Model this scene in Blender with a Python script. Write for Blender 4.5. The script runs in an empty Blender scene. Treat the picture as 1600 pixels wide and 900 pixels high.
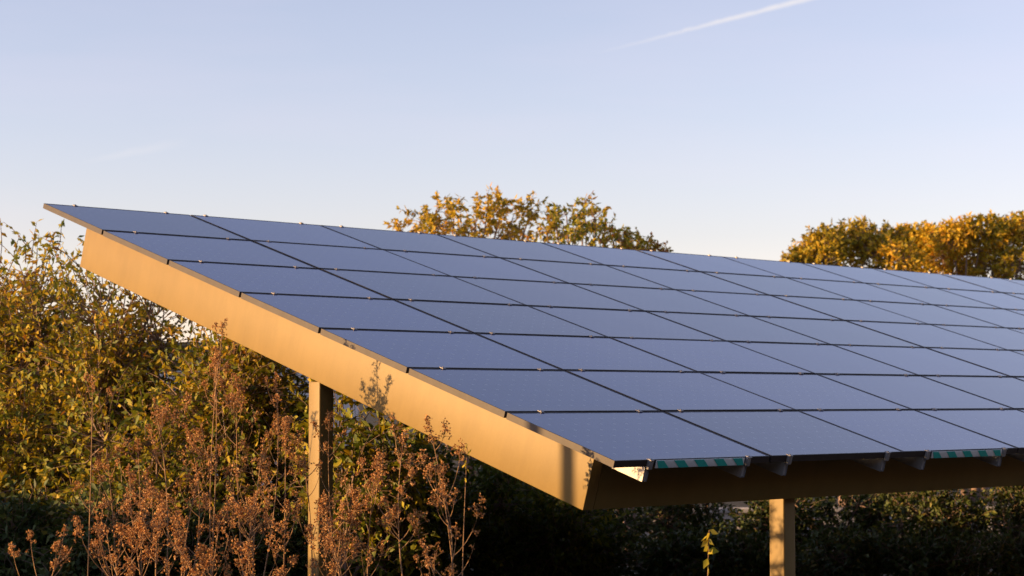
import bpy, bmesh, math, random
import numpy as np
from mathutils import Vector, Matrix
R_ = math.radians
scn = bpy.context.scene
col = scn.collection

# ------------------------------------------------------------------ camera, sky, sun, exposure
Z0 = 2.10                                   # height of the canopy's lower edge above the car-park ground
YAW, PITCH, FPX = R_(43.751), R_(3.3096), 3028.5
CAM = np.array([-9.0072, -8.4711, 0.3857 + Z0])
cd = bpy.data.cameras.new('camera'); cam = bpy.data.objects.new('camera', cd); col.objects.link(cam)
cam.location = CAM; cam.rotation_euler = (R_(90) + PITCH, 0, -YAW)
cd.sensor_width = 36; cd.lens = FPX / 1600 * 36; cd.clip_start = .1; cd.clip_end = 20000
cd.dof.use_dof = True; cd.dof.focus_distance = 13.6; cd.dof.aperture_fstop = 3.5
scn.camera = cam

SUN_EL, SUN_AZ = R_(9.0), R_(-58.0)         # azimuth clockwise from +Y
SUN = Vector((math.sin(SUN_AZ) * math.cos(SUN_EL), math.cos(SUN_AZ) * math.cos(SUN_EL), math.sin(SUN_EL)))
w = bpy.data.worlds.new('World'); scn.world = w; w.use_nodes = True
nt = w.node_tree; nt.nodes.clear()
out = nt.nodes.new('ShaderNodeOutputWorld'); bg = nt.nodes.new('ShaderNodeBackground')
sky = nt.nodes.new('ShaderNodeTexSky'); sky.sky_type = 'NISHITA'; sky.sun_disc = False
sky.sun_elevation = SUN_EL; sky.sun_rotation = SUN_AZ
sky.air_density = 1.0; sky.dust_density = 0.3; sky.ozone_density = 2.0; sky.altitude = 100
hs = nt.nodes.new('ShaderNodeHueSaturation'); hs.inputs['Saturation'].default_value = 1.0
nt.links.new(sky.outputs[0], hs.inputs['Color'])
# thin high veil of cirrus over the whole sky
tc = nt.nodes.new('ShaderNodeTexCoord'); mp = nt.nodes.new('ShaderNodeMapping'); mp.inputs['Scale'].default_value = (2.2, 2.2, 14)
mp.inputs['Rotation'].default_value = (0, R_(6), 0)
nz = nt.nodes.new('ShaderNodeTexNoise'); nz.inputs['Scale'].default_value = 1.6; nz.inputs['Detail'].default_value = 5; nz.inputs['Roughness'].default_value = .55
rp = nt.nodes.new('ShaderNodeMapRange'); rp.inputs['From Min'].default_value = .46; rp.inputs['From Max'].default_value = .8
rp.inputs['To Min'].default_value = 0; rp.inputs['To Max'].default_value = .10
mx = nt.nodes.new('ShaderNodeMix'); mx.data_type = 'RGBA'; mx.inputs[7].default_value = (3.6, 3.5, 3.6, 1)
nt.links.new(tc.outputs['Generated'], mp.inputs[0]); nt.links.new(mp.outputs[0], nz.inputs[0]); nt.links.new(nz.outputs[0], rp.inputs[0])
nt.links.new(rp.outputs[0], mx.inputs[0]); nt.links.new(hs.outputs[0], mx.inputs[6])
tn = nt.nodes.new('ShaderNodeMix'); tn.data_type = 'RGBA'; tn.blend_type = 'MULTIPLY'; tn.inputs[0].default_value = 1; tn.inputs[7].default_value = (1.36, 1.0, 1.12, 1)
nt.links.new(mx.outputs[2], tn.inputs[6])
hs2 = nt.nodes.new('ShaderNodeHueSaturation'); hs2.inputs['Saturation'].default_value = .76; hs2.inputs['Value'].default_value = 1.0; nt.links.new(tn.outputs[2], hs2.inputs['Color'])
# aircraft trails: narrow bands of ice cloud along great circles of the sky
YAW_, PI_ = YAW, PITCH
def sky_dir(x, y):
    f = Vector((math.sin(YAW) * math.cos(PITCH), math.cos(YAW) * math.cos(PITCH), math.sin(PITCH))); r = Vector((math.cos(YAW), -math.sin(YAW), 0)); u = r.cross(f)
    return (f + r * ((x - 800) / FPX) + u * ((450 - y) / FPX)).normalized()
def trail(prev, a, b, width, strength, taper):
    A, B = sky_dir(*a), sky_dir(*b); N_ = A.cross(B).normalized(); T_ = (B - A * A.dot(B)).normalized(); span = A.angle(B)
    def mth(op, p, q=None, clamp=False):
        k = nt.nodes.new('ShaderNodeMath'); k.operation = op; k.use_clamp = clamp
        for i, v in enumerate((p, q)):
            if v is None: continue
            if isinstance(v, (int, float)): k.inputs[i].default_value = v
            else: nt.links.new(v, k.inputs[i])
        return k.outputs[0]
    def dot(v):
        k = nt.nodes.new('ShaderNodeVectorMath'); k.operation = 'DOT_PRODUCT'; nt.links.new(tc.outputs['Generated'], k.inputs[0]); k.inputs[1].default_value = v; return k.outputs['Value']
    t = mth('DIVIDE', dot(T_), math.sin(span))                     # 0 at the faded end
    nn = nt.nodes.new('ShaderNodeTexNoise'); nn.inputs['Scale'].default_value = 160; nn.inputs['Detail'].default_value = 4; nt.links.new(tc.outputs['Generated'], nn.inputs[0])
    wd = mth('MULTIPLY', mth('ADD', mth('MULTIPLY', t, 1 - taper, True), taper), width)
    d = mth('DIVIDE', mth('ABSOLUTE', mth('ADD', dot(N_), mth('MULTIPLY', mth('SUBTRACT', nn.outputs[0], .5), width * .7))), wd)
    core = mth('POWER', mth('SUBTRACT', 1.0, d, True), .8)
    ends = mth('MULTIPLY', mth('MULTIPLY', t, 1.6, True), mth('MULTIPLY', mth('SUBTRACT', 1.9, t), 1.4, True))
    front = mth('GREATER_THAN', dot(A), 0)
    fac = mth('MULTIPLY', mth('MULTIPLY', core, ends), mth('MULTIPLY', mth('ADD', mth('MULTIPLY', nn.outputs[0], .8), .6), mth('MULTIPLY', front, strength)), True)
    k = nt.nodes.new('ShaderNodeMix'); k.data_type = 'RGBA'; k.inputs[7].default_value = (3.75, 3.6, 3.7, 1)
    nt.links.new(fac, k.inputs[0]); nt.links.new(prev, k.inputs[6]); return k.outputs[2]
o_sky = trail(hs2.outputs[0], (930, 84), (1290, -9), 6.0 / FPX, .8, .45)
o_sky = trail(o_sky, (120, 255), (215, 236), 8.0 / FPX, .22, .6)
nt.links.new(o_sky, bg.inputs[0]); nt.links.new(bg.outputs[0], out.inputs[0])
bg.inputs[1].default_value = 0.12
sd = bpy.data.lights.new('sun', 'SUN'); so = bpy.data.objects.new('sun', sd); col.objects.link(so)
sd.energy = 5.0; sd.angle = R_(.5); sd.color = (1.0, .59, .24)
so.rotation_euler = SUN.to_track_quat('Z', 'Y').to_euler(); so.location = (-20, 20, 20)
scn.view_settings.view_transform = 'Standard'; scn.view_settings.look = 'None'
scn.view_settings.exposure = 1.0; scn.view_settings.gamma = 1
scn.cycles.use_denoising = True
scn.cycles.max_bounces = 8; scn.cycles.transparent_max_bounces = 8

# ------------------------------------------------------------------ helpers
TILT = R_(17.009); UP, VP = 1.5793, 1.06
Fv = np.array([math.sin(YAW) * math.cos(PITCH), math.cos(YAW) * math.cos(PITCH), math.sin(PITCH)])
Rv = np.array([math.cos(YAW), -math.sin(YAW), 0]); Uv = np.cross(Rv, Fv)
Fh = np.array([math.sin(YAW), math.cos(YAW), 0])
def S(u, s, h):                              # canopy coordinates: along the eave, up the slope, below the glass
    return (u, s * math.cos(TILT) + h * math.sin(TILT), s * math.sin(TILT) - h * math.cos(TILT) + Z0)
def W(r, f, z):                              # metres right of / ahead of the viewpoint on the ground plan, height above ground
    p = CAM + Rv * r + Fh * f; return np.array([p[0], p[1], z])
def ray(x, y): return Fv + Rv * (x - 800) / FPX + Uv * (450 - y) / FPX
def at_depth(x, y, f):
    d = ray(x, y); return CAM + d * (f / (d @ Fh))
def at_u(x, y, u):
    d = ray(x, y); return CAM + d * ((u - CAM[0]) / d[0])

def new_mat(name):
    m = bpy.data.materials.new(name); m.use_nodes = True; n = m.node_tree
    return m, n, n.nodes['Principled BSDF']
def noise(n, scale, detail=4, rough=.55, coord='Object', vscale=None):
    t = n.nodes.new('ShaderNodeTexCoord'); z = n.nodes.new('ShaderNodeTexNoise')
    z.inputs['Scale'].default_value = scale; z.inputs['Detail'].default_value = detail; z.inputs['Roughness'].default_value = rough
    if vscale:
        mp = n.nodes.new('ShaderNodeMapping'); mp.inputs['Scale'].default_value = vscale
        n.links.new(t.outputs[coord], mp.inputs[0]); n.links.new(mp.outputs[0], z.inputs[0])
    else: n.links.new(t.outputs[coord], z.inputs[0])
    return z
def ramp(n, src, stops):
    r = n.nodes.new('ShaderNodeValToRGB'); e = r.color_ramp.elements
    while len(e) < len(stops): e.new(.5)
    for k, (p, c) in enumerate(stops): e[k].position = p; e[k].color = (*c, 1)
    n.links.new(src, r.inputs[0]); return r
def bump(n, b, src, strength, dist=.01):
    bp = n.nodes.new('ShaderNodeBump'); bp.inputs['Strength'].default_value = strength; bp.inputs['Distance'].default_value = dist
    n.links.new(src, bp.inputs['Height']); n.links.new(bp.outputs[0], b.inputs['Normal'])
def plain(name, c1, c2, scale, rough, bstr=.1, vscale=None, metal=0, bdist=.004):
    m, n, b = new_mat(name)
    z = noise(n, scale, 6, .6, 'Object', vscale)
    r = ramp(n, z.outputs[0], [(.3, c1), (.7, c2)]); n.links.new(r.outputs[0], b.inputs['Base Color'])
    b.inputs['Specular IOR Level'].default_value = .3; b.inputs['Roughness'].default_value = rough; b.inputs['Metallic'].default_value = metal
    if bstr: bump(n, b, z.outputs[0], bstr, bdist)
    return m
def leaf_mat(name, stops, trans=.35, tint=(1, .9, .55)):
    m, n, b = new_mat(name)
    a = n.nodes.new('ShaderNodeAttribute'); a.attribute_name = 'tone'
    r = ramp(n, a.outputs['Fac'], stops)
    n.links.new(r.outputs[0], b.inputs['Base Color']); b.inputs['Roughness'].default_value = .55
    b.inputs['Specular IOR Level'].default_value = .3
    t = n.nodes.new('ShaderNodeBsdfTranslucent'); mm = n.nodes.new('ShaderNodeMix'); mm.data_type = 'RGBA'; mm.blend_type = 'MULTIPLY'
    mm.inputs[0].default_value = 1; mm.inputs[7].default_value = (*tint, 1)
    n.links.new(r.outputs[0], mm.inputs[6]); n.links.new(mm.outputs[2], t.inputs[0])
    mix = n.nodes.new('ShaderNodeMixShader'); mix.inputs[0].default_value = trans
    n.links.new(b.outputs[0], mix.inputs[1]); n.links.new(t.outputs[0], mix.inputs[2])
    n.links.new(mix.outputs[0], n.nodes['Material Output'].inputs[0]); return m

M = {}
M['tan_paint'] = plain('tan_paint', (.218, .146, .041), (.246, .165, .049), 2.2, .5, .05, (1, 1, 1))
def weather(m):
    n = m.node_tree; b = n.nodes['Principled BSDF']; src = b.inputs['Base Color'].links[0].from_socket
    z1 = noise(n, 5, 7, .65, 'Object', (1, 1.4, .35)); z2 = noise(n, 60, 3, .5)
    r1 = ramp(n, z1.outputs[0], [(.35, (.80, .79, .78)), (.62, (1, 1, 1))]); r2 = ramp(n, z2.outputs[0], [(.3, (.93, .93, .93)), (.6, (1, 1, 1))])
    for r_ in (r1, r2):
        k = n.nodes.new('ShaderNodeMix'); k.data_type = 'RGBA'; k.blend_type = 'MULTIPLY'; k.inputs[0].default_value = .45
        n.links.new(src, k.inputs[6]); n.links.new(r_.outputs[0], k.inputs[7]); src = k.outputs[2]
    n.links.new(src, b.inputs['Base Color'])
weather(M['tan_paint'])
M['frame'] = plain('bronze_frame', (.034, .027, .024), (.048, .039, .034), 12, .45, .03, None, .1)
M['rail'] = plain('mill_aluminium', (.30, .30, .31), (.42, .42, .42), 20, .5, .05, None, .4)
M['clamp'] = plain('clamp_aluminium', (.26, .25, .25), (.36, .35, .34), 20, .5, .05, None, .4)
M['white_tape'] = plain('white_tape', (.60, .62, .60), (.72, .73, .70), 25, .5, .03)
M['green_tape'] = plain('green_tape', (.02, .36, .29), (.03, .43, .35), 25, .5, .03)
M['bark'] = plain('bark', (.07, .05, .038), (.15, .11, .085), 22, .9, .5, (1, 1, .2))
M['twig'] = plain('twig_bark', (.19, .13, .10), (.30, .21, .165), 22, .9, .3, (1, 1, .2))
M['ground'] = plain('ground_soil', (.022, .019, .010), (.05, .042, .024), 1.5, .95, .6, None, 0, .05)
M['concrete'] = plain('concrete', (.42, .40, .37), (.55, .52, .48), 3, .9, .2)
M['render'] = plain('grey_render', (.50, .49, .50), (.58, .57, .58), 2, .9, .1)
M['roofing'] = plain('roofing', (.16, .13, .12), (.22, .19, .17), 5, .85, .2)
M['steel'] = plain('galvanised_steel', (.35, .35, .36), (.46, .46, .46), 9, .5, .05, None, .6)
M['wood'] = plain('weathered_wood', (.16, .12, .09), (.26, .20, .15), 9, .85, .4, (1, 1, .1))
M['blocker_boards'] = plain('blocker_boards', (.035, .027, .02), (.06, .047, .036), 4, .85, .3, (1, 1, .15))
m, n, b = new_mat('window_glass'); b.inputs['Base Color'].default_value = (.02, .025, .03, 1); b.inputs['Roughness'].default_value = .05; M['glass'] = m
M['leaf_autumn'] = leaf_mat('leaf_autumn', [(0, (.075, .11, .015)), (.3, (.20, .23, .025)), (.55, (.43, .36, .03)), (.8, (.56, .39, .035)), (1, (.36, .16, .04))])
M['leaf_yellow'] = leaf_mat('leaf_yellow', [(0, (.16, .16, .015)), (.3, (.44, .34, .025)), (.6, (.66, .44, .03)), (.85, (.62, .33, .03)), (1, (.38, .15, .03))])
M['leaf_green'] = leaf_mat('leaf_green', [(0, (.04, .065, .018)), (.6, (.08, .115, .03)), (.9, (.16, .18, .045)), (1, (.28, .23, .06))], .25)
M['leaf_bright'] = leaf_mat('leaf_bright', [(0, (.34, .33, .03)), (.6, (.50, .42, .04)), (1, (.60, .44, .05))], .4)
M['stem'] = plain('dry_stem', (.26, .155, .08), (.40, .25, .135), 30, .85, .2, (1, 1, .2))
M['seed'] = leaf_mat('dry_seed_heads', [(0, (.22, .105, .045)), (.4, (.50, .26, .095)), (.75, (.66, .38, .14)), (1, (.72, .48, .21))], .2, (1, .8, .6))

# photovoltaic glass: dark cells under low-iron glass, printed light marks at the cell corners
def pv_mat():
    m, n, b = new_mat('solar_glass')
    tc = n.nodes.new('ShaderNodeTexCoord'); sx = n.nodes.new('ShaderNodeSeparateXYZ'); n.links.new(tc.outputs['Object'], sx.inputs[0])
    def mth(op, a, c=None):
        q = n.nodes.new('ShaderNodeMath'); q.operation = op
        for i, v in enumerate((a, c)):
            if v is None: continue
            if isinstance(v, (int, float)): q.inputs[i].default_value = v
            else: n.links.new(v, q.inputs[i])
        return q.outputs[0]
    def cell(o, off, size):                   # distance to the nearest cell edge, in cells
        f = mth('FRACT', mth('DIVIDE', mth('SUBTRACT', o, off), size))
        return mth('SUBTRACT', .5, mth('ABSOLUTE', mth('SUBTRACT', f, .5)))
    fx = cell(sx.outputs[0], .0175, .1267); fy = cell(sx.outputs[1], .015, .125)
    dia = mth('LESS_THAN', mth('ADD', fx, mth('MULTIPLY', fy, 1.0)), .115)
    seam = mth('LESS_THAN', mth('MINIMUM', fx, fy), .014)
    oi = n.nodes.new('ShaderNodeObjectInfo')
    z = noise(n, 3.0, 5, .6)
    base = ramp(n, z.outputs[0], [(.3, (.044, .064, .185)), (.7, (.056, .076, .22))])
    m1 = n.nodes.new('ShaderNodeMix'); m1.data_type = 'RGBA'; m1.inputs[7].default_value = (.05, .07, .2, 1)
    hv = n.nodes.new('ShaderNodeHueSaturation'); mv = n.nodes.new('ShaderNodeMapRange'); mv.inputs['To Min'].default_value = .7; mv.inputs['To Max'].default_value = 1.25
    n.links.new(oi.outputs['Random'], mv.inputs[0]); n.links.new(mv.outputs[0], hv.inputs['Value']); n.links.new(base.outputs[0], hv.inputs['Color'])
    # dust gathered along the lower frame edge of every module
    du = n.nodes.new('ShaderNodeMapRange'); du.inputs['From Min'].default_value = .012; du.inputs['From Max'].default_value = .10; du.inputs['To Min'].default_value = .55; du.inputs['To Max'].default_value = 0
    zd = noise(n, 6, 4, .6, 'Object', (1, .3, 1)); n.links.new(sx.outputs[1], du.inputs[0]); dm = mth('MULTIPLY', du.outputs[0], zd.outputs[0])
    md = n.nodes.new('ShaderNodeMix'); md.data_type = 'RGBA'; md.inputs[7].default_value = (.20, .18, .16, 1); n.links.new(dm, md.inputs[0]); n.links.new(hv.outputs[0], md.inputs[6])
    n.links.new(seam, m1.inputs[0]); n.links.new(md.outputs[2], m1.inputs[6])
    m2 = n.nodes.new('ShaderNodeMix'); m2.data_type = 'RGBA'; m2.inputs[7].default_value = (.22, .235, .32, 1)
    n.links.new(dia, m2.inputs[0]); n.links.new(m1.outputs[2], m2.inputs[6])
    n.links.new(m2.outputs[2], b.inputs['Base Color'])
    # dust and dried rain on the glass: roughness varies
    zr = noise(n, 2.0, 3, .5, 'Object', (1, .35, 1))
    mr = n.nodes.new('ShaderNodeMapRange'); mr.inputs['To Min'].default_value = .08; mr.inputs['To Max'].default_value = .15
    n.links.new(zr.outputs[0], mr.inputs[0]); n.links.new(mr.outputs[0], b.inputs['Roughness'])
    b.inputs['IOR'].default_value = 2.0
    zb = noise(n, 1.2, 1, .4); bump(n, b, zb.outputs[0], .06, .01)
    return m
M['pv'] = pv_mat()

def link(name, me, parent=None, mat=None):
    o = bpy.data.objects.new(name, me); col.objects.link(o)
    if mat is not None and len(me.materials) == 0: me.materials.append(mat)
    if parent: o.parent = parent
    return o
def tag(o, label=None, cat=None, group=None, kind=None):
    if label: o['label'] = label
    if cat: o['category'] = cat
    if group: o['group'] = group
    if kind: o['kind'] = kind
    return o
def empty(name, loc):
    o = bpy.data.objects.new(name, None); col.objects.link(o); o.location = loc; o.empty_display_size = .2; return o
def box_mesh(name, x0, x1, y0, y1, z0, z1, mat, bevel=0, seg=2):
    bm = bmesh.new(); bmesh.ops.create_cube(bm, size=1)
    for v in bm.verts:
        v.co = Vector((x0 + (v.co.x + .5) * (x1 - x0), y0 + (v.co.y + .5) * (y1 - y0), z0 + (v.co.z + .5) * (z1 - z0)))
    if bevel: bmesh.ops.bevel(bm, geom=bm.edges[:], offset=bevel, segments=seg, affect='EDGES', profile=.6)
    me = bpy.data.meshes.new(name); bm.to_mesh(me); bm.free(); me.materials.append(mat)
    if bevel:
        for p in me.polygons: p.use_smooth = True
        try: me.set_sharp_from_angle(angle=R_(35))
        except Exception: pass
    return me
def child(name, me, parent, world):          # a mesh built round its own origin, put at a world point under an Empty
    o = link(name, me, parent); o.location = Vector(world) - parent.location; return o

def arrays_mesh(name, V, Fc, mat, tone=None):
    me = bpy.data.meshes.new(name); V = np.asarray(V, np.float32); Fc = np.asarray(Fc, np.int32)
    me.vertices.add(len(V)); me.vertices.foreach_set('co', V.ravel())
    k = Fc.shape[1]; me.loops.add(Fc.size); me.loops.foreach_set('vertex_index', Fc.ravel())
    me.polygons.add(len(Fc)); me.polygons.foreach_set('loop_start', np.arange(0, Fc.size, k, dtype=np.int32))
    me.update(calc_edges=True)
    if tone is not None:
        a = me.attributes.new('tone', 'FLOAT', 'POINT'); a.data.foreach_set('value', np.asarray(tone, np.float32))
    me.materials.append(mat); return me
def unit(a): return a / np.maximum(np.linalg.norm(a, axis=-1, keepdims=True), 1e-9)
def leaf_arrays(P, D, N, L, Wd, tone):       # folded pointed leaves: base, two sides, tip, midrib
    D = unit(D); X = unit(np.cross(D, N)); N = np.cross(X, D); L = L[:, None]; Wd = Wd[:, None]
    b = P; mid = P + D * L * .45 - N * Wd * .16; tip = P + D * L - N * L * .12
    l = P + D * L * .42 + X * Wd * .5; r = P + D * L * .42 - X * Wd * .5
    V = np.stack([b, l, tip, r, mid], 1).reshape(-1, 3); k = np.arange(len(P))[:, None] * 5
    T = np.array([[0, 4, 1], [1, 4, 2], [2, 4, 3], [3, 4, 0]])
    return V, (k[:, :, None] + T[None]).reshape(-1, 3), np.repeat(tone, 5)
def tubes_arrays(segs, sides=4):             # segs: list of (points Nx3, radii N)
    VV, FF, base = [], [], 0
    for pts, rad in segs:
        pts = np.asarray(pts, float); rad = np.asarray(rad, float); n_ = len(pts)
        t = unit(np.gradient(pts, axis=0)); ref = np.where(np.abs(t[:, 2:3]) > .9, [[1., 0, 0]], [[0, 0, 1.]])
        x = unit(np.cross(t, ref)); y = np.cross(t, x); a = np.arange(sides) / sides * 2 * math.pi
        V = pts[:, None] + rad[:, None, None] * (x[:, None] * np.cos(a)[None, :, None] + y[:, None] * np.sin(a)[None, :, None])
        VV.append(V.reshape(-1, 3))
        i = np.arange(n_ - 1)[:, None] * sides; j = np.arange(sides)[None]; j2 = (j + 1) % sides
        FF.append(np.stack([i + j, i + j2, i + sides + j2, i + sides + j], -1).reshape(-1, 4) + base); base += n_ * sides
    return np.concatenate(VV), np.concatenate(FF)
def bezier(a, b, c, n_):
    t = np.linspace(0, 1, n_)[:, None]; return (1 - t) ** 2 * a + 2 * t * (1 - t) * b + t * t * c

# ------------------------------------------------------------------ the ground
def ground_z(x, y):
    r = (x - CAM[0]) * Rv[0] + (y - CAM[1]) * Rv[1]; f = (x - CAM[0]) * Fh[0] + (y - CAM[1]) * Fh[1]
    sm = lambda a, b_, t: np.clip((t - a) / (b_ - a), 0, 1) ** 2 * (3 - 2 * np.clip((t - a) / (b_ - a), 0, 1))
    bank = (1 - sm(14.5, 19, f)) * (1 - sm(-.5, 3.5, r + .15 * (f - 8)))
    near = 1 - sm(6, 12, f)
    return .9 * np.maximum(bank, near) + .03 * np.sin(x * 1.7) * np.cos(y * 1.3)
g = np.concatenate([-np.geomspace(2000, 34, 26), np.linspace(-32, 32, 90), np.geomspace(34, 2000, 26)])
GX, GY = np.meshgrid(g - 2, g + 3, indexing='ij'); n_ = len(g)
V = np.stack([GX, GY, ground_z(GX, GY)], -1).reshape(-1, 3)
i = np.arange(n_ - 1); I, J = np.meshgrid(i, i, indexing='ij'); k = (I * n_ + J).ravel()
me = arrays_mesh('ground', V, np.stack([k, k + n_, k + n_ + 1, k + 1], 1), M['ground'])
for p in me.polygons: p.use_smooth = True
tag(link('ground', me), 'bare brown soil bank falling away under the solar canopy', 'ground', kind='structure')

# ------------------------------------------------------------------ the solar canopy
carport = empty('solar_carport', (.29, 3.37, 0))
tag(carport, 'tilted solar panel canopy on tan steel posts and beams', 'solar canopy')
def slope_obj(name, me, u, s, h, parent=carport, jitter=0, rnd=random):
    o = link(name, me, parent); o.location = Vector(S(u, s, h)) - carport.location
    o.rotation_euler = (TILT + rnd.uniform(-jitter, jitter), rnd.uniform(-jitter, jitter), 0); return o
H_RAIL = .048                                 # underside of the module frames
H_BEAM = .150
H_BOT = .465
NCOL = 12
UEND = NCOL * UP
# rafters and long beams (tan painted box sections)
s0, s1 = .353, 6.93
raf = box_mesh('rafter', 0, .10, 0, s1 - s0, -(H_BOT - .085), 0, M['tan_paint'], .008)
for u in (.2, 9.6, UEND - .34):
    slope_obj('rafter', raf, u, s0, .085)
bw = box_mesh('eave_beam', 0, UEND - .40 - .14, 0, .14, -(H_BOT - H_BEAM) + .001, -.001, M['tan_paint'], .008)
slope_obj('eave_beam', bw, .302, s0, H_BEAM)
rb = box_mesh('ridge_beam', 0, UEND - .40 - .14, 0, .14, -(H_BOT - H_BEAM) + .004, -.004, M['tan_paint'], .008)
slope_obj('ridge_beam', rb, .302, s1 - .14, H_BEAM)
def post(cx, cy, ztop):
    me = box_mesh('post', -.07, .07, -.07, .07, 0, ztop + .3, M['tan_paint'], .012, 3)
    o = child('post', me, carport, (cx, cy, -.3)); return o
def under(y):                                 # height of the beams' underside at plan distance y
    return Z0 + y * math.tan(TILT) - H_BOT / math.cos(TILT)
post(.29, 3.37, under(3.30) + .005)
post(2.52, .65, under(.58) + .01)
post(9.67, .65, under(.58) + .01); post(16.6, .65, under(.58) + .01); post(16.6, 6.3, under(6.23) + .01)
# rails up the slope, two beneath every module column, open-ended channel
rail_u = []
offs = [(.33, 1.30)] + [(.20, 1.30)] * (NCOL - 1)
for c in range(NCOL):
    a, b_ = (.335, 1.325) if c == 0 else ((.20, 1.36) if c == 1 else (.30, 1.36))
    rail_u += [c * UP + a, c * UP + b_]
def rail_mesh():
    bm = bmesh.new(); Lr = 6.92; prof = [(-.024, 0), (.024, 0), (.024, -.1), (.006, -.1), (.006, -.094), (.019, -.094), (.019, -.006), (-.019, -.006), (-.019, -.094), (-.006, -.094), (-.006, -.1), (-.024, -.1)]
    rings = [[bm.verts.new((x, yy, z)) for x, z in prof] for yy in (0, Lr)]
    for q in range(len(prof)):
        p2 = (q + 1) % len(prof); bm.faces.new((rings[0][q], rings[0][p2], rings[1][p2], rings[1][q]))
    # closed cap a little inside the eave end
    vs = [bm.verts.new(v) for v in ((-.0185, .006, -.0065), (.0185, .006, -.0065), (.0185, .006, -.0935), (-.0185, .006, -.0935))]; bm.faces.new(vs)
    bmesh.ops.recalc_face_normals(bm, faces=bm.faces[:])
    me = bpy.data.meshes.new('rail'); bm.to_mesh(me); bm.free(); me.materials.append(M['rail']); return me
rmesh = rail_mesh(); rails = []
for u in rail_u: rails.append(slope_obj('rail', rmesh, u, .004, H_RAIL + .002))
# modules
PW, PL, PT = 1.565, 1.030, .046
def frame_mesh():
    bm = bmesh.new(); lip = .011
    O = [(0, 0), (PW, 0), (PW, PL), (0, PL)]; I_ = [(lip, lip), (PW - lip, lip), (PW - lip, PL - lip), (lip, PL - lip)]
    to = [bm.verts.new((x, y, 0)) for x, y in O]; ti = [bm.verts.new((x, y, 0)) for x, y in I_]
    ii = [bm.verts.new((x, y, -.0025)) for x, y in I_]; bo = [bm.verts.new((x, y, -PT)) for x, y in O]
    bi = [bm.verts.new((x + (.02 if x < 1 else -.02), y + (.02 if y < .5 else -.02), -PT)) for x, y in O]
    for q in range(4):
        p = (q + 1) % 4
        bm.faces.new((to[q], to[p], ti[p], ti[q])); bm.faces.new((ti[q], ti[p], ii[p], ii[q]))
        bm.faces.new((bo[q], bo[p], to[p], to[q])); bm.faces.new((bi[q], bi[p], bo[p], bo[q]))
    bmesh.ops.recalc_face_normals(bm, faces=bm.faces[:])
    me = bpy.data.meshes.new('solar_panel'); bm.to_mesh(me); bm.free(); me.materials.append(M['frame']); return me
fmesh = frame_mesh()
gmesh = box_mesh('glass', .0115, PW - .0115, .0115, PL - .0115, -.008, -.002, M['pv'])
rnd = random.Random(5)
lift = [0, .002, .002, .002, .002, .004, .004, .004, .004, .005, .005, .005, .005]
for c in range(NCOL):
    for r in range(7):                        # r = 0 at the eave
        gap0 = .010
        p = slope_obj('solar_panel', fmesh, c * UP + .004 + (.006 if c in (1, 5, 9) else 0) + rnd.uniform(-.002, .002), r * VP + rnd.uniform(-.002, .002), -lift[c] + rnd.uniform(-.0008, .0008), jitter=.0005, rnd=rnd)
        g_ = link('glass', gmesh, p)
# mid clamps and end clamps sit on the rails at every row joint
def clamp_mesh():
    bm = bmesh.new()
    def bx(x0, x1, y0, y1, z0, z1):
        r_ = bmesh.ops.create_cube(bm, size=1)['verts']
        for v in r_: v.co = Vector((x0 + (v.co.x + .5) * (x1 - x0), y0 + (v.co.y + .5) * (y1 - y0), z0 + (v.co.z + .5) * (z1 - z0)))
    bx(-.016, .016, -.021, .021, .001, .004); bx(-.016, .016, -.012, .012, -.04, .001)
    r_ = bmesh.ops.create_cone(bm, cap_ends=True, segments=8, radius1=.006, radius2=.006, depth=.006)['verts']
    for v in r_: v.co += Vector((0, 0, .007))
    me = bpy.data.meshes.new('clamp'); bm.to_mesh(me); bm.free(); me.materials.append(M['clamp']); return me
cm = clamp_mesh()
for k_, u in enumerate(rail_u):
    lf = lift[k_ // 2]
    for r in range(0, 8):
        s = r * VP - (VP - PL) / 2 + (.006 if r == 0 else 0)
        q = link('clamp', cm, rails[k_]); q.location = (rnd.uniform(-.004, .004), s - .004, H_RAIL + .003 + lf)
# the clip block on each rail end
em = box_mesh('end_bracket', -.020, .020, -.010, .010, -.030, .040, M['clamp'], .003)
for k_, u in enumerate(rail_u):
    q = link('end_bracket', em, rails[k_]); q.location = (.004, -.012, .018)
# green and white striped strips hung between two rails at the eave
def strip(u0, u1, first_green, n_s):
    par = slope_obj('striped_strip', box_mesh('striped_strip', 0, u1 - u0, 0, .006, -.052, 0, M['white_tape'], .002), u0, -.018, .001)
    par['label'] = 'green and white diagonally striped strip under the panel edge'
    wv = (u1 - u0) / n_s; sl = .062
    for q in range(n_s):
        if (q % 2 == 0) != first_green: continue
        x0, x1 = q * wv, (q + 1) * wv; xs = [max(0.002, min(u1 - u0 - .002, t)) for t in (x0 - sl / 2, x1 - sl / 2, x1 + sl / 2, x0 + sl / 2)]
        bm = bmesh.new(); zs = (-.001, -.001, -.051, -.051)
        f_ = [bm.verts.new((x, -.0025, z)) for x, z in zip(xs, zs)]; b2 = [bm.verts.new((x, .001, z)) for x, z in zip(xs, zs)]
        bm.faces.new(f_); bm.faces.new(b2[::-1])
        for t in range(4): bm.faces.new((f_[t], b2[t], b2[(t + 1) % 4], f_[(t + 1) % 4]))
        bmesh.ops.recalc_face_normals(bm, faces=bm.faces[:])
        me = bpy.data.meshes.new('stripe'); bm.to_mesh(me); bm.free(); me.materials.append(M['green_tape']); link('stripe', me, par)
strip(rail_u[0] + .05, rail_u[1] - .045, True, 9)
strip(rail_u[4] + .05, rail_u[5] - .045, True, 9)

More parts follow.
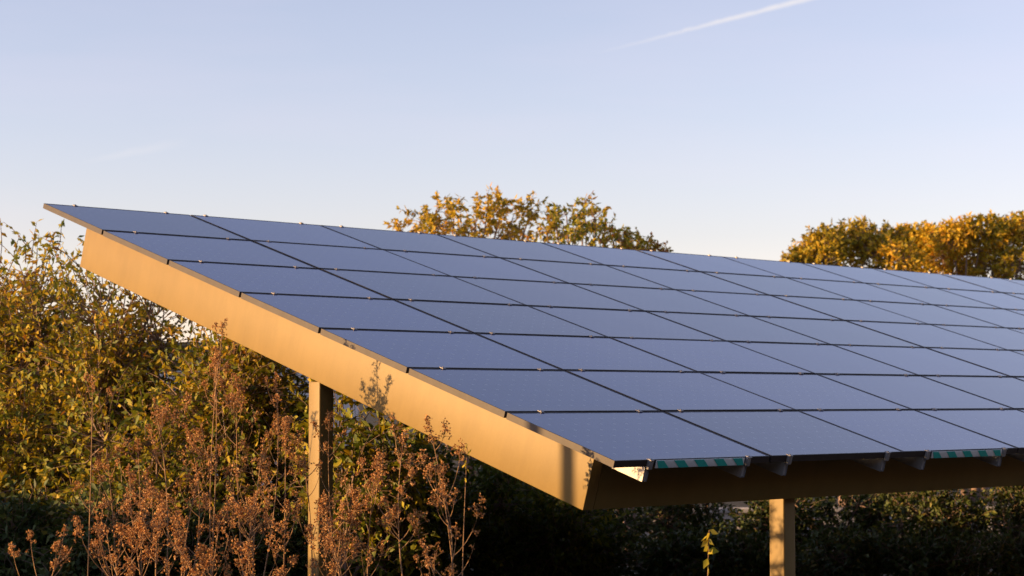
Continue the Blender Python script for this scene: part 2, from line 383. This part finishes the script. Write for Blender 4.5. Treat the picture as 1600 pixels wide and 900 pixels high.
# ------------------------------------------------------------------ things outside the picture that shade it
def terrace():
    A = np.array([-5.72, 7.01]); B = np.array([-3.44, 4.41]); d = (B - A) / np.linalg.norm(B - A); B2 = B + d * .9
    e = np.array([.53, .848]); Cc = A + e * 7.5
    zt = 2.1 + .26
    wl = empty('terrace_wall', (A[0], A[1], 0)); tag(wl, 'low concrete terrace wall left of the canopy', 'wall')
    def seg(name, P, Q, z0, z1p, z1q, th, mat, par):
        n2 = np.array([-(Q - P)[1], (Q - P)[0]]); n2 = n2 / np.linalg.norm(n2) * th / 2
        vs = [(*(P + n2), z0), (*(P - n2), z0), (*(Q - n2), z0), (*(Q + n2), z0), (*(P + n2), z1p), (*(P - n2), z1p), (*(Q - n2), z1q), (*(Q + n2), z1q)]
        vs = [(x - par.location.x, y - par.location.y, z - par.location.z) for x, y, z in vs]
        me = bpy.data.meshes.new(name); me.from_pydata(vs, [], [(0, 3, 2, 1), (4, 5, 6, 7), (0, 1, 5, 4), (1, 2, 6, 5), (2, 3, 7, 6), (3, 0, 4, 7)]); me.materials.append(mat)
        return link(name, me, par)
    sl = -.22 / 3.46; LB = np.linalg.norm(B2 - A)
    seg('wall_section', A, B2, -.1, zt, zt + sl * LB, .2, M['concrete'], wl)
    seg('wall_section', A + e * .12, Cc, -.1, zt + .002, zt - .1, .2, M['concrete'], wl)
    rl = empty('guard_railing', (A[0], A[1], zt)); tag(rl, 'two rail steel guard railing on the terrace wall', 'railing')
    for dz in (.20, .42):
        seg('rail', A, B2, zt + dz - .02, zt + dz + .02, zt + dz + .02 + sl * LB, .03, M['steel'], rl).data.vertices
        me = rl.children[-1].data
        for v in me.vertices:                 # keep the lower face parallel to the upper one
            if v.index in (2, 3): v.co.z += sl * LB
    for t in (.06, 1.15, 3.1, LB - .06):
        P = A + d * t; me = box_mesh('baluster', -.015, .015, -.015, .015, 0, .42, M['steel'], .003)
        child('baluster', me, rl, (P[0], P[1], zt + sl * t - .002))
terrace()
pp = np.array([.2, .611]) + 8.5 * np.array([-.848, .53])
zb = float(ground_z(pp[0], pp[1])) - .2
V, Fq = tubes_arrays([(np.array([[0, 0, 0], [0, 0, 1.5], [0, 0, 3], [0, 0, 4.6]]), np.array([.066, .060, .054, .05]))], 20)
po = empty('timber_pole', (pp[0], pp[1], zb)); tag(po, 'round timber pole standing left of the canopy', 'pole')
sh = link('shaft', arrays_mesh('shaft', V, Fq, M['wood']), po)
me = box_mesh('cap', -.07, .07, -.07, .07, 4.59, 4.63, M['steel'], .01); link('cap', me, po)

# ------------------------------------------------------------------ shrubs and trees
def plant(name, label, cat, group, base, crown_c, crown_r, n_lumps, twigs, leaf, lmat, seed, stems=3, per=11, flat=.0, tone=(.0, 1.0), spread=1.0, floor_z=None, bark=None, fill=.75, lump=(.30, .50), lumps=None):
    rg = np.random.default_rng(seed); base = np.asarray(base, float); cc = np.asarray(crown_c, float); cr = np.asarray(crown_r, float)
    root = empty(name, base); tag(root, label, cat, group)
    # lumps through the crown's volume
    lum = []
    for q in range(n_lumps):
        d = unit(rg.normal(size=3)); rr = rg.uniform(.25, .82); c = cc + d * cr * rr
        lum.append((c, rg.uniform(*lump) * cr * np.array([1, 1, 1.0])))
    if lumps is not None: lum = lumps
    P, D, N, L, Wd, T, segs, big = [], [], [], [], [], [], [], []
    fork = base + (cc - base) * np.array([.5, .5, .35])
    tr = bezier(base, (base + fork) / 2 + rg.normal(size=3) * .08, fork, 6)
    H = max(.5, cc[2] + cr[2] - base[2]); r0 = .022 * H + .01
    trunk = [(tr, np.linspace(r0, r0 * .7, 6))]
    for s_ in range(stems - 1):               # several stems from the ground
        b2 = base + np.array([*rg.normal(size=2) * .18, 0]); f2 = fork + rg.normal(size=3) * np.array([.35, .35, .2]) * cr
        trunk.append((bezier(b2, (b2 + f2) / 2 + rg.normal(size=3) * .1, f2, 6), np.linspace(r0 * .7, r0 * .4, 6)))
    for c, r in lum:
        st = trunk[rg.integers(len(trunk))][0][-1]
        m_ = (st + c) / 2 + rg.normal(size=3) * .12 * cr; m_[2] -= .05
        big.append((bezier(st, m_, c, 7), np.linspace(r0 * .42, .008, 7)))
        tone0 = rg.uniform(-.16, .16)
        nt_ = int(twigs * rg.uniform(.75, 1.25))
        for k_ in range(nt_):
            d = unit(rg.normal(size=3)); q = rg.uniform(.3, 1.0) ** .6; p0 = c + d * r * q * fill
            if floor_z is not None and p0[2] < floor_z: continue
            dv = unit(d * .8 + rg.normal(size=3) * .45 + np.array([0, 0, .35])); ln = rg.uniform(.16, .42) * spread
            p2 = p0 + dv * ln; p1 = (p0 + p2) / 2 + np.array([0, 0, .08 * ln]); p2 = p2 + np.array([0, 0, -.12 * ln])
            tw = bezier(p0, p1, p2, 4); segs.append((tw, np.array([.005, .004, .003, .0015]) * (1 + .3 * (H > 3))))
            if k_ % 3 == 0: segs.append((bezier(c, (c + p0) / 2 + rg.normal(size=3) * .03, p0, 3), np.array([.009, .007, .005])))
            m2 = max(3, int(per * rg.uniform(.6, 1.3))); t = np.linspace(.15, 1, m2)[:, None]
            pos = (1 - t) ** 2 * p0 + 2 * t * (1 - t) * p1 + t * t * p2
            sd_ = unit(rg.normal(size=(m2, 3))); ld = unit(dv * .55 + sd_ * .9 + np.array([0, 0, -.45 - flat]))
            P.append(pos); D.append(ld); N.append(unit(rg.normal(size=(m2, 3)) * .8 + d * .5 + np.array([0, 0, .15])))
            L.append(leaf * rg.uniform(.6, 1.25, m2)); Wd.append(leaf * rg.uniform(.36, .56, m2))
            T.append(np.clip(tone[0] + (tone[1] - tone[0]) * rg.beta(2.0, 2.0, m2) + tone0 + rg.uniform(-.12, .12), 0, 1))
    P, D, N = map(np.concatenate, (P, D, N)); L, Wd, T = map(np.concatenate, (L, Wd, T))
    if floor_z is not None: pass
    V, Fc, tn = leaf_arrays(P - base, D, N, L, Wd, T)
    link('trunk', arrays_mesh('trunk', *[x for x in tubes_arrays([(p - base, r) for p, r in trunk], 7)], bark or M['bark']), root)
    bo_ = link('branches', arrays_mesh('branches', *tubes_arrays([(p - base, r) for p, r in big], 5), bark or M['bark']), root)
    link('twigs', arrays_mesh('twigs', *tubes_arrays([(p - base, r) for p, r in segs], 3), M['twig']), bo_)['kind'] = 'stuff'
    cw = link('crown', arrays_mesh('crown', V, Fc, lmat, tn), root); cw['kind'] = 'stuff'
    return root
def px_plant(name, label, cat, group, x, top, f, hw, n_lumps, twigs, leaf, lmat, seed, bottom=None, depth=1.0, **kw):
    """centre column x, top row y and half width in photo pixels at plan distance f -> real size"""
    tl = kw.pop('tufts', None); mp_ = f / FPX; ctr = at_depth(x, 625, f); zt = CAM[2] + (625 - top) * mp_; zb_ = bottom if bottom is not None else .35
    if tl:                                    # an outline of separate branch tufts, each at its own distance
        rt = np.random.default_rng(seed + 500); kw['lumps'] = []
        for (tx, ty, tr_) in tl:
            ff = f + rt.uniform(-.8, .8); kw['lumps'].append((at_depth(tx, ty + 9, ff), np.array([1, 1, .9]) * tr_ * mp_))
    gz = float(ground_z(ctr[0], ctr[1])); c = np.array([ctr[0], ctr[1], (zt + zb_) / 2])
    return plant(name, label, cat, group, (ctr[0], ctr[1], gz - .05), c, (hw * mp_, hw * mp_ * depth, (zt - zb_) / 2), n_lumps, twigs, leaf, lmat, seed, **kw)

GB = 'autumn shrubs left of the canopy'
airy = dict(per=9, fill=1.2, stems=7, bark=M['twig'], spread=1.15)
px_plant('autumn_shrub', 'tall yellow-green shrub at the left edge, top against the sky', 'shrub', GB, 40, 384, 20.6, 135, 34, 58, .084, M['leaf_autumn'], 11, bottom=.9, tone=(.05, 1.05), **airy)
px_plant('autumn_shrub', 'yellow-brown shrub right of the tallest one, under the high end of the rafter', 'shrub', GB, 200, 436, 19.8, 125, 30, 54, .082, M['leaf_autumn'], 12, bottom=.8, tone=(.05, 1.05), **airy)
px_plant('autumn_shrub', 'greener shrub behind the brown weeds, left of the near post', 'shrub', GB, 372, 500, 18.6, 140, 32, 52, .082, M['leaf_autumn'], 13, bottom=.7, tone=(-.1, .9), **airy)
px_plant('autumn_shrub', 'shrub with large yellow-green leaves just right of the near post', 'shrub', GB, 560, 628, 17.4, 85, 14, 36, .10, M['leaf_autumn'], 14, bottom=.6, tone=(-.12, .7), **airy)
px_plant('autumn_shrub', 'low yellow-green shrub in front of the tall one at the left edge', 'shrub', GB, 20, 590, 19.4, 120, 16, 40, .088, M['leaf_autumn'], 16, bottom=.6, tone=(0, .85), **airy)
px_plant('autumn_shrub', 'low leafy shrub between the tall left shrub and the weed clump', 'shrub', GB, 215, 610, 18.6, 120, 14, 40, .086, M['leaf_autumn'], 17, bottom=.6, tone=(-.1, .8), **airy)
GT = 'autumn trees behind the canopy'
tuft = dict(per=10, fill=1.0, lump=(.20, .32), stems=4, bark=M['twig'], spread=.6)
px_plant('autumn_tree', 'wide yellow tree top above the panels, left of the pair', 'tree', GT, 725, 303, 32, 142, 46, 22, .10, M['leaf_yellow'], 21, bottom=3.8, tone=(-.05, .8), tufts=[(628, 352, 14), (655, 338, 20), (682, 322, 22), (692, 345, 28), (716, 350, 24), (708, 318, 12), (742, 345, 24), (762, 318, 18), (785, 312, 20), (798, 340, 30), (818, 362, 30), (830, 318, 13), (660, 362, 24), (745, 372, 32), (700, 372, 34), (800, 375, 30), (780, 360, 26)], **tuft)
px_plant('autumn_tree', 'greener orange-tipped tree top above the panels, right of the pair', 'tree', GT, 912, 310, 31, 84, 30, 18, .10, M['leaf_autumn'], 22, bottom=3.6, tone=(.1, 1.1), tufts=[(868, 338, 20), (885, 326, 20), (912, 322, 20), (930, 332, 16), (882, 360, 28), (915, 352, 24), (945, 348, 14), (900, 375, 30), (938, 368, 24), (855, 350, 10)], **tuft)
px_plant('autumn_tree', 'small tree tip just clearing the panel ridge right of the pair', 'tree', GT, 990, 356, 31.5, 62, 16, 16, .095, M['leaf_autumn'], 23, bottom=3.0, tone=(.2, 1.2), tufts=[(962, 366, 16), (982, 370, 16), (968, 380, 20), (1002, 376, 12), (1012, 384, 10), (1030, 388, 8), (990, 386, 18)], **tuft)
dense = dict(per=10, fill=.9, stems=3, lump=(.24, .40))
px_plant('autumn_tree', 'dense golden tree above the panels, left of the right-hand row', 'tree', GT, 1325, 345, 37, 128, 54, 88, 0.105, M['leaf_yellow'], 24, bottom=2.6, tone=(-.05, .75), tufts=[(1240, 403, 12), (1258, 392, 18), (1278, 378, 22), (1298, 368, 22), (1322, 366, 24), (1346, 364, 24), (1368, 368, 22), (1392, 370, 22), (1290, 396, 28), (1330, 392, 32), (1372, 394, 32), (1405, 396, 28), (1260, 408, 20)], **tuft)
px_plant('autumn_tree', 'dense golden tree above the panels at the right edge', 'tree', GT, 1530, 338, 38, 130, 58, 88, 0.105, M['leaf_yellow'], 25, bottom=2.6, tone=(-.05, .8), tufts=[(1468, 362, 22), (1490, 366, 22), (1512, 356, 22), (1536, 354, 24), (1560, 356, 22), (1584, 350, 22), (1606, 346, 22), (1480, 392, 30), (1520, 388, 32), (1560, 388, 32), (1600, 382, 32), (1500, 410, 30), (1590, 415, 34), (1550, 412, 32)], **tuft)
px_plant('autumn_tree', 'golden tree filling the dip between the two dense ones on the right', 'tree', GT, 1430, 345, 39, 115, 50, 84, 0.105, M['leaf_yellow'], 27, bottom=2.6, tone=(-.1, .75), tufts=[(1412, 366, 20), (1432, 364, 20), (1450, 368, 20), (1420, 390, 28), (1450, 392, 28), (1435, 412, 30)], **tuft)
px_plant('autumn_tree', 'golden tree cut by the right edge of the picture', 'tree', GT, 1700, 352, 38, 105, 42, 54, .10, M['leaf_yellow'], 26, bottom=2.6, tone=(-.05, .8), **dense)
GH = 'dark shrubs under the far side of the canopy'
hl = ['dark green shrub under the rafter, left of the low beam corner', 'dark green shrub below the beam corner', 'dark green shrub between the beam corner and the right post', 'dark shrub directly behind the right post',
      'dark shrub right of the right post', 'dark twiggy shrub below the eave near the right edge', 'dark shrub cut by the right edge below the eave', 'dark shrub right of the near post, behind the brown weeds', 'dark shrub low behind the weeds at the left',
      'dark shrub right of the near post at mid height', 'low dark shrub under the middle of the rafter', 'low dark shrub under the low end of the rafter',
      'low dark shrub in the bottom left corner', 'low dark shrub behind the leftmost weeds', 'low dark shrub behind the weed clump', 'low dark shrub at the foot of the near post', 'low dark shrub behind the weeds right of the near post',
      'lowest dark shrub below the beam corner', 'lowest dark shrub left of the bright sprig', 'lowest dark shrub behind the right post', 'lowest dark shrub right of the right post', 'lowest dark shrub under the second striped strip', 'lowest dark shrub in the bottom right corner']
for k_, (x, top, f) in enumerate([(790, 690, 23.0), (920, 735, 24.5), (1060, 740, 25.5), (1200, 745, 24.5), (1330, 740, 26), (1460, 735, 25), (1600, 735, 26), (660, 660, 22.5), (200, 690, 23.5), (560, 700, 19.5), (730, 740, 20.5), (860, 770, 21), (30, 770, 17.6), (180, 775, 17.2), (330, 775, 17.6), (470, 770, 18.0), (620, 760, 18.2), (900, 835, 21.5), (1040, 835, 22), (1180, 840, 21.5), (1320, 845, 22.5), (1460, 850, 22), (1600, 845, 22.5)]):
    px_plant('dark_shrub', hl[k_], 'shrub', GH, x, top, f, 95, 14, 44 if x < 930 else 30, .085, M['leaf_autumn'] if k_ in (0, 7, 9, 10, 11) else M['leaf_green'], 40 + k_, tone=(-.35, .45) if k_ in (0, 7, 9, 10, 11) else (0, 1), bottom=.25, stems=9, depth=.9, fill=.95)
for k_, (x, f, top) in enumerate([(-330, 24, 430), (-420, 26, 400)]):  # unseen shrubs added at the left to shade those under the canopy
    px_plant('autumn_shrub', ['unseen autumn shrub added at the left to shade the hedge', 'farther unseen autumn shrub added at the left to shade the hedge'][k_], 'shrub', GB, x, top, f, 150, 26, 44, .12, M['leaf_autumn'], 60 + k_, bottom=.5, stems=4)

# ------------------------------------------------------------------ background: low wall, grey building
def low_wall():
    a = at_depth(880, 625, 35); b2 = at_depth(1900, 625, 37); root = empty('concrete_wall', (a[0], a[1], 0)); tag(root, 'low pale concrete wall seen through the dark shrubs', 'wall')
    d = np.array([b2[0] - a[0], b2[1] - a[1]]); Ln = np.linalg.norm(d); ang = math.atan2(d[1], d[0]); nb = 8
    me = box_mesh('wall_block', .006, Ln / nb - .006, -.15, .15, -.1, .44, M['concrete'], .01); cp = box_mesh('coping', .003, Ln / nb - .003, -.19, .19, .442, .52, M['concrete'], .01)
    for k_ in range(nb):
        for nm, q in (('wall_block', me), ('coping', cp)):
            o = link(nm, q, root); o.location = (d[0] / nb * k_, d[1] / nb * k_, 0); o.rotation_euler = (0, 0, ang)
low_wall()
def building():
    a = at_depth(-500, 625, 47); b2 = at_depth(560, 625, 50); root = empty('grey_building', (a[0], a[1], 0)); tag(root, 'pale grey flat-roofed building glimpsed through the left shrubs', 'building')
    d = np.array([b2[0] - a[0], b2[1] - a[1]]); Ln = np.linalg.norm(d); root.rotation_euler = (0, 0, math.atan2(d[1], d[0]))
    link('wall', box_mesh('wall', 0, Ln, 0, 9, -.1, 3.7, M['render']), root)
    link('roof', box_mesh('roof', -.3, Ln + .3, -.3, 9.3, 3.702, 3.95, M['roofing'], .02), root)
    wm = box_mesh('window', -.75, .75, -.06, .04, -.6, .6, M['steel'], .01); pm = box_mesh('pane', -.68, .68, -.068, -.05, -.53, .53, M['glass'])
    for k_ in range(5):
        o = link('window', wm, root); o.location = (1.8 + k_ * 3.2, 0, 2.0); q = link('pane', pm, o)
building()

def blocker():  # added out of view to block sky light from behind the viewpoint
    root = empty('light_blocker', (-28, -24, 0)); tag(root, 'added unseen dark timber barn across the yard, facing the canopy', 'blocker')
    link('wall', box_mesh('wall', 0, 75, 0, 8, -.1, 6.0, M['blocker_boards']), root)
    me = bpy.data.meshes.new('roof'); me.from_pydata([(-.5, -.6, 5.9), (75.5, -.6, 5.9), (75.5, 4, 9), (-.5, 4, 9), (-.5, 8.6, 5.9), (75.5, 8.6, 5.9)], [], [(0, 1, 2, 3), (3, 2, 5, 4), (0, 3, 4), (1, 5, 2), (0, 4, 5, 1)]); me.materials.append(M['roofing'])
    for v in me.vertices: v.co.z += .15
    link('roof', me, root)
    link('blocker_wing', box_mesh('blocker_wing', 0, 8, 8.01, 29, -.1, 6.5, M['blocker_boards']), root)  # unseen side block, added to cut the low sky glow from the left
    dm = box_mesh('door', -1.6, 1.6, 8.002, 8.07, 0, 3.6, M['wood'], .01)
    for x in (14, 28, 46, 64): link('door', dm, root).location = (x, 0, 0)
blocker()

# ------------------------------------------------------------------ dry weeds in front of the rafter
def weed(label, tip, seed, height, lean, heads, size, clus):
    rg = np.random.default_rng(seed); tip = np.asarray(tip, float)
    bx_, by_ = tip[0] + lean[0], tip[1] + lean[1]; gz = float(ground_z(bx_, by_)) - .03
    base = np.array([bx_, by_, gz]); root = empty('dry_weed', base); tag(root, label, 'weed', 'dry brown weeds in front of the canopy')
    H = tip[2] - gz
    mid = (base + tip) / 2 + np.array([*(rg.normal(size=2) * .10), .1]); st = bezier(base, mid, tip, 12) - base
    link('stem', arrays_mesh('stem', *tubes_arrays([(st, np.linspace(.0065, .0022, 12))], 5), M['stem']), root)
    def cluster(c, d, ln, rad, nb, parent):
        # a spray: short stalklets off the axis, each ending in small crumpled bracts
        axis = np.stack([c + d * ln * t for t in np.linspace(0, 1, 5)]); P = []; segs = []
        for q in range(nb):
            t = rg.uniform(0, 1) ** .8; p0 = c + d * ln * t; sd_ = unit(rg.normal(size=3) + d * .5 + np.array([0, 0, .35]))
            p1 = p0 + sd_ * rad * (1.05 - .6 * t) * rg.uniform(.35, 1); segs.append((np.stack([p0, (p0 + p1) / 2 + [0, 0, .004], p1]), np.array([.0016, .0013, .001])))
            for z in range(rg.integers(2, 5)): P.append(p1 + rg.normal(size=3) * .007)
        P = np.array(P); n2 = len(P); rep = 4; Pp = np.repeat(P, rep, 0); D = unit(rg.normal(size=(n2 * rep, 3)) + [0, 0, .3])
        V, Fc, tn = leaf_arrays(Pp - D * .002, D, unit(rg.normal(size=(n2 * rep, 3))), rg.uniform(.008, .015, n2 * rep), rg.uniform(.006, .011, n2 * rep), np.clip(np.repeat(rg.normal(.5, .22, n2), rep) + rg.normal(0, .08, n2 * rep), 0, 1))
        o = link('seed_head', arrays_mesh('seed_head', V, Fc, M['seed'], tn), parent); o['kind'] = 'stuff'
        link('stalklets', arrays_mesh('stalklets', *tubes_arrays(segs, 3), M['stem']), o)['kind'] = 'stuff'
    up = unit(st[-1] - st[-3])
    k0 = st[-1] - up * size * 1.5; cluster(k0, up, size * 1.6, size * rg.uniform(.4, .62), clus, root)
    ang0 = rg.uniform(0, 6.28)
    for q in range(heads + 2):
        t = 1 - rg.uniform(.10, .75) * min(1, 1.5 / H); idx = t * 11; p = st[int(idx)] + (st[min(11, int(idx) + 1)] - st[int(idx)]) * (idx % 1)
        a = ang0 + q * 2.4; outw = np.array([math.cos(a), math.sin(a), 0]); ln = rg.uniform(.10, .30) * (1.3 - t + .5)
        e = p + outw * ln * .55 + np.array([0, 0, ln * rg.uniform(.75, 1.05)]); mm = p + outw * ln * .42 + np.array([0, 0, ln * .3]); br = bezier(p, mm, e, 6)
        o = link('side_branch', arrays_mesh('side_branch', *tubes_arrays([(br, np.linspace(.0035, .0014, 6))], 4), M['stem']), root)
        dd = unit(br[-1] - br[-2]); cluster(e - dd * size * .5, dd, size * rg.uniform(.5, 1.2), size * rg.uniform(.36, .7), int(clus * rg.uniform(.3, .95)), o)
    return root
# (tip column, tip row, canopy-plane offset u or None, plan distance, side branches, spray size, label)
weeds = [
 (350, 503, -.75, 0, 3, .10, 'tallest dry weed, its tip crossing the tan rafter'),
 (337, 560, -.78, 0, 7, .15, 'dry weed with full sprays directly below the tallest one'),
 (372, 600, -.7, 0, 7, .14, 'dry weed with sprays just right of the tallest one'),
 (430, 590, -.45, 0, 7, .15, 'dry weed with a broad spray midway between the tallest one and the near post'),
 (446, 655, -.6, 0, 6, .14, 'dry weed leaning close to the left side of the near post'),
 (515, 645, -.1, 0, 4, .10, 'thin dry weed crossing the near post'),
 (474, 715, -.5, 0, 5, .12, 'short dry weed against the left edge of the near post'),
 (240, 630, -1.25, 0, 7, .14, 'dry weed standing left of the dense weed clump'),
 (290, 665, -.92, 0, 7, .14, 'dry weed in the middle of the left weed clump'),
 (145, 590, -1.2, 0, 2, .09, 'bare thin weed stalk farthest left'),
 (168, 715, -1.4, 0, 6, .13, 'dry weed with a loose spray left of the clump, below the bare stalk'),
 (215, 690, -1.3, 0, 6, .13, 'dry weed with a dense spray right of the bare stalk'),
 (632, 680, None, 12.2, 8, .15, 'dry weed with the largest spray below the rafter'),
 (668, 655, None, 12.3, 7, .14, 'dry weed rising to the underside of the rafter'),
 (592, 712, None, 12.2, 7, .13, 'dry weed between the near post and the largest spray'),
 (690, 760, None, 12.0, 4, .11, 'lone short dry weed farthest right'),
 (412, 690, -.8, 0, 6, .13, 'dry weed left of the near post, below the broad spray'),
 (560, 790, None, 12.2, 7, .13, 'low dry weed right of the near post base'),
 (660, 845, None, 11.6, 5, .11, 'lowest dry weed under the lone short one'),
 (105, 862, None, 11.8, 5, .10, 'low dry weed in the bottom left corner'),
 (150, 800, None, 12.2, 6, .12, 'low dry weed below the loose left spray'),
 (200, 775, None, 12.0, 7, .13, 'low branching dry weed, second from the left corner'),
 (255, 790, None, 11.8, 7, .13, 'low branching dry weed under the dense left spray'),
 (310, 745, None, 12.1, 7, .13, 'branching dry weed at the foot of the tallest one'),
 (345, 800, None, 11.7, 7, .13, 'low dry weed right of the tallest one at the bottom edge'),
 (400, 775, None, 12.0, 7, .13, 'low dry weed midway between the tallest one and the post'),
 (445, 820, None, 11.6, 6, .12, 'low dry weed left of the post at the bottom edge'),
 (505, 790, None, 12.0, 6, .13, 'dry weed spray covering the lower right of the near post'),
 (520, 850, None, 11.5, 6, .12, 'lowest dry weed in front of the near post'),
 (275, 850, None, 11.4, 6, .12, 'lowest dry weed in the middle of the left clump'),
 (380, 860, None, 11.4, 6, .12, 'lowest dry weed right of the left clump'),
 (180, 860, None, 11.5, 6, .12, 'lowest dry weed left of the left clump'),
]
rw = random.Random(3)
for k_, (x, y, u, f, heads, size, lab) in enumerate(weeds):
    tip = at_u(x, y, u) if u is not None else at_depth(x, y, f)
    weed(lab, tip, 100 + k_, 0, (lambda q: (q * rw.uniform(-1, 1), q * rw.uniform(-1, 1)))(.34 if u is None else .12), heads, size, 34 if size > .12 else 22)

# small sunlit sprigs of bright leaves
def sprig(label, pts, seed, leafn, leaf, px_tip, f):
    rg = np.random.default_rng(seed); tip = at_depth(*px_tip, f); base = np.array([tip[0] - .05, tip[1], float(ground_z(tip[0], tip[1])) - .02])
    root = empty('leafy_sprig', base); tag(root, label, 'sprig', 'sunlit leafy sprigs')
    st = bezier(base, (base + tip) / 2 + rg.normal(size=3) * .05, tip, 10) - base
    link('stem', arrays_mesh('stem', *tubes_arrays([(st, np.linspace(.006, .002, 10))], 5), M['stem']), root)
    for q in range(leafn):
        t = 1 - .17 * (q / leafn) ** 1.2 * rg.uniform(.6, 1); ti = t * 9; i_ = min(8, int(ti)); p = st[i_] + (st[i_ + 1] - st[i_]) * (ti - i_) + rg.normal(size=3) * .004
        V, Fc, tn = leaf_arrays(p[None], unit(rg.normal(size=(1, 3)) + [[0, 0, -.1]]), unit(rg.normal(size=(1, 3)) * .6 - np.array([[-SUN.x, -SUN.y, 0]])), np.array([leaf * rg.uniform(.7, 1.2)]), np.array([leaf * rg.uniform(.5, .7)]), np.array([rg.uniform(0, 1)]))
        link('leaf', arrays_mesh('leaf', V, Fc, M['leaf_bright'], tn), root)
sprig('small bright yellow-green sprig alone in the dark left of the right post', None, 7, 11, .07, (1108, 828), 11.5)
sprig('yellow-green sprig with one round leaf under the rafter, right of the weeds', None, 8, 8, .06, (730, 700), 12.6)
